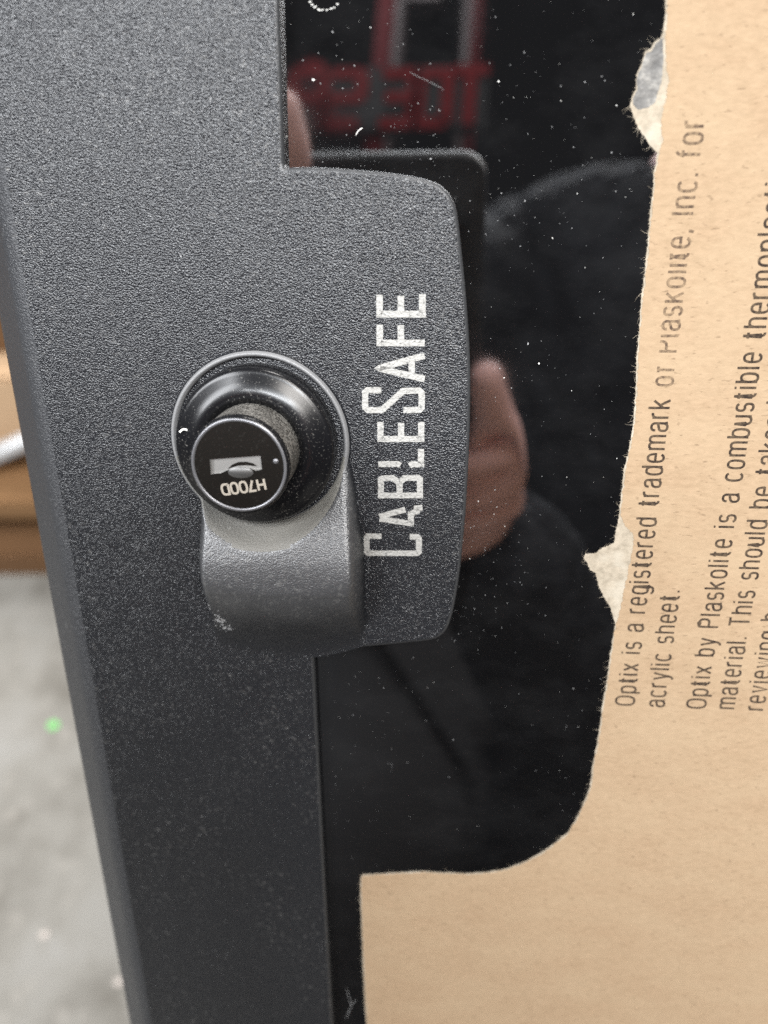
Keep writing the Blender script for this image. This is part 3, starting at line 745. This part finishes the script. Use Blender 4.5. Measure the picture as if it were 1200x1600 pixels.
for sx in (1, -1):
    b_ = len(TJ); TJ += [(pl((.03 + sx * .10, -.69, .74)), .135), (pl((.03 + sx * .12, -.60, .44)), .125), (pl((.03 + sx * .12, -.73, .10)), .115)]; TE += [(0, b_), (b_, b_ + 1), (b_ + 1, b_ + 2)]
skin('trousers', TJ, TE, M_TROUSER, per)
skin('hair', [(pl((.33, -.56, 1.45)), .085), (pl((.35, -.54, 1.54)), .075)], [(0, 1)], M_HAIR, per)
for sx in (1, -1):
    skin('shoe', [(pl((.03 + sx * .12, -.77, .05)), .048), (pl((.03 + sx * .13, -.60, .04)), .04)], [(0, 1)], M_SHOE, per)

M_RED = mat('red_painted_steel', (.055, .0008, .002), .8, 0, 1.45, .12)[0]; M_EDGE = mat('worn_steel_edge', (.034, .022, .022), .6, .2)[0]; M_BOARD = mat('dark_board', (.003, .002, .002), .8, 0, 1.45, .2)[0]
M_REDL = mat('red_sign_paint', (.070, .0008, .0015), .9, 0, 1.45, .1)[0]
rk = mirror_at(600, 180, 2.0); RKY = rk.y
def mir_y(u, v, y):
    a = mirror_at(u, v, 0); d = mirror_at(u, v, 1) - a; return a + d * ((y - a.y) / d.y)
rack = tag(empty('red_rack', Matrix.Translation((rk.x, RKY, 0))), 'tall red steel storage rack behind the photographer, mirrored in the window', 'rack')
for (ua, ub, nm_, mt, dy_) in ((584, 612, 'post', M_RED, 0), (613, 623, 'post_edge', M_EDGE, .01), (720, 731, 'post_edge', M_EDGE, .01), (732, 741, 'post', M_RED, 0)):
    xa = mir_y(ua, 150, RKY).x; xb = mir_y(ub, 150, RKY).x
    world_box(nm_, xa - rk.x, xb - rk.x, -.05 + dy_, .05 + dy_, 0, 3.6, mt, rack, .004)
zb = mir_y(660, 8, RKY).z; world_box('cross_beam', mir_y(636, 8, RKY).x - rk.x, mir_y(690, 8, RKY).x - rk.x, -.03, .03, zb - .012, zb + .03, M_EDGE, rack, .004)
za, zc = mir_y(600, 232, RKY).z, mir_y(600, 135, RKY).z
sg = tag(empty('sign_board', Matrix.Translation((rk.x, RKY + .06, 0))), 'dark sign with red capital letters hung on the red rack, mirrored in the window', 'sign')
xa = mir_y(450, 180, RKY).x - rk.x; xb = mir_y(762, 180, RKY).x - rk.x
world_box('board', xa, xb, 0, .01, za, zc, M_BOARD, sg, .002)
G.update({'S': (.5, [[(.48, .95), (.05, .95), (0, .9), (0, .55), (.05, .5), (.45, .5), (.5, .45), (.5, .1), (.45, .05), (.02, .05)]]), 'R': (.5, [[(0, 0), (0, 1)], [(0, .95), (.45, .95), (.5, .9), (.5, .55), (.45, .5), (0, .5)], [(.2, .5), (.5, 0)]]),
          'E': (.46, [[(.46, .95), (0, .95), (0, .05), (.46, .05)], [(0, .5), (.4, .5)]]), 'Q': (.5, [[(.05, .05), (.45, .05), (.45, .95), (.05, .95), (.05, .05)]]), 'K': (.5, [[(0, 0), (0, 1)], [(.5, 1), (0, .45)], [(.15, .55), (.5, 0)]])})
# letters read from behind the camera; real left is photo right
lw = (xb - xa)
for ch_, uc in (('T', 735), ('Q', 680), ('E', 625), ('S', 545), ('P', 490)):
    w_, st = G[ch_]; xc = mir_y(uc, 190, RKY).x - rk.x; h_ = mir_y(uc, 142, RKY).z - mir_y(uc, 226, RKY).z; z0 = mir_y(uc, 226, RKY).z
    q = [[(xc - (x - w_ / 2) * h_ * 1.15, z0 + y * h_) for x, y in s] for s in st]
    v, f = strokes_mesh(q, h_ * .20, .0)
    v = [(a, .013 + c, b_) for a, b_, c in v]
    link('sign_letter', v, f, M_REDL, sg, scale=1)
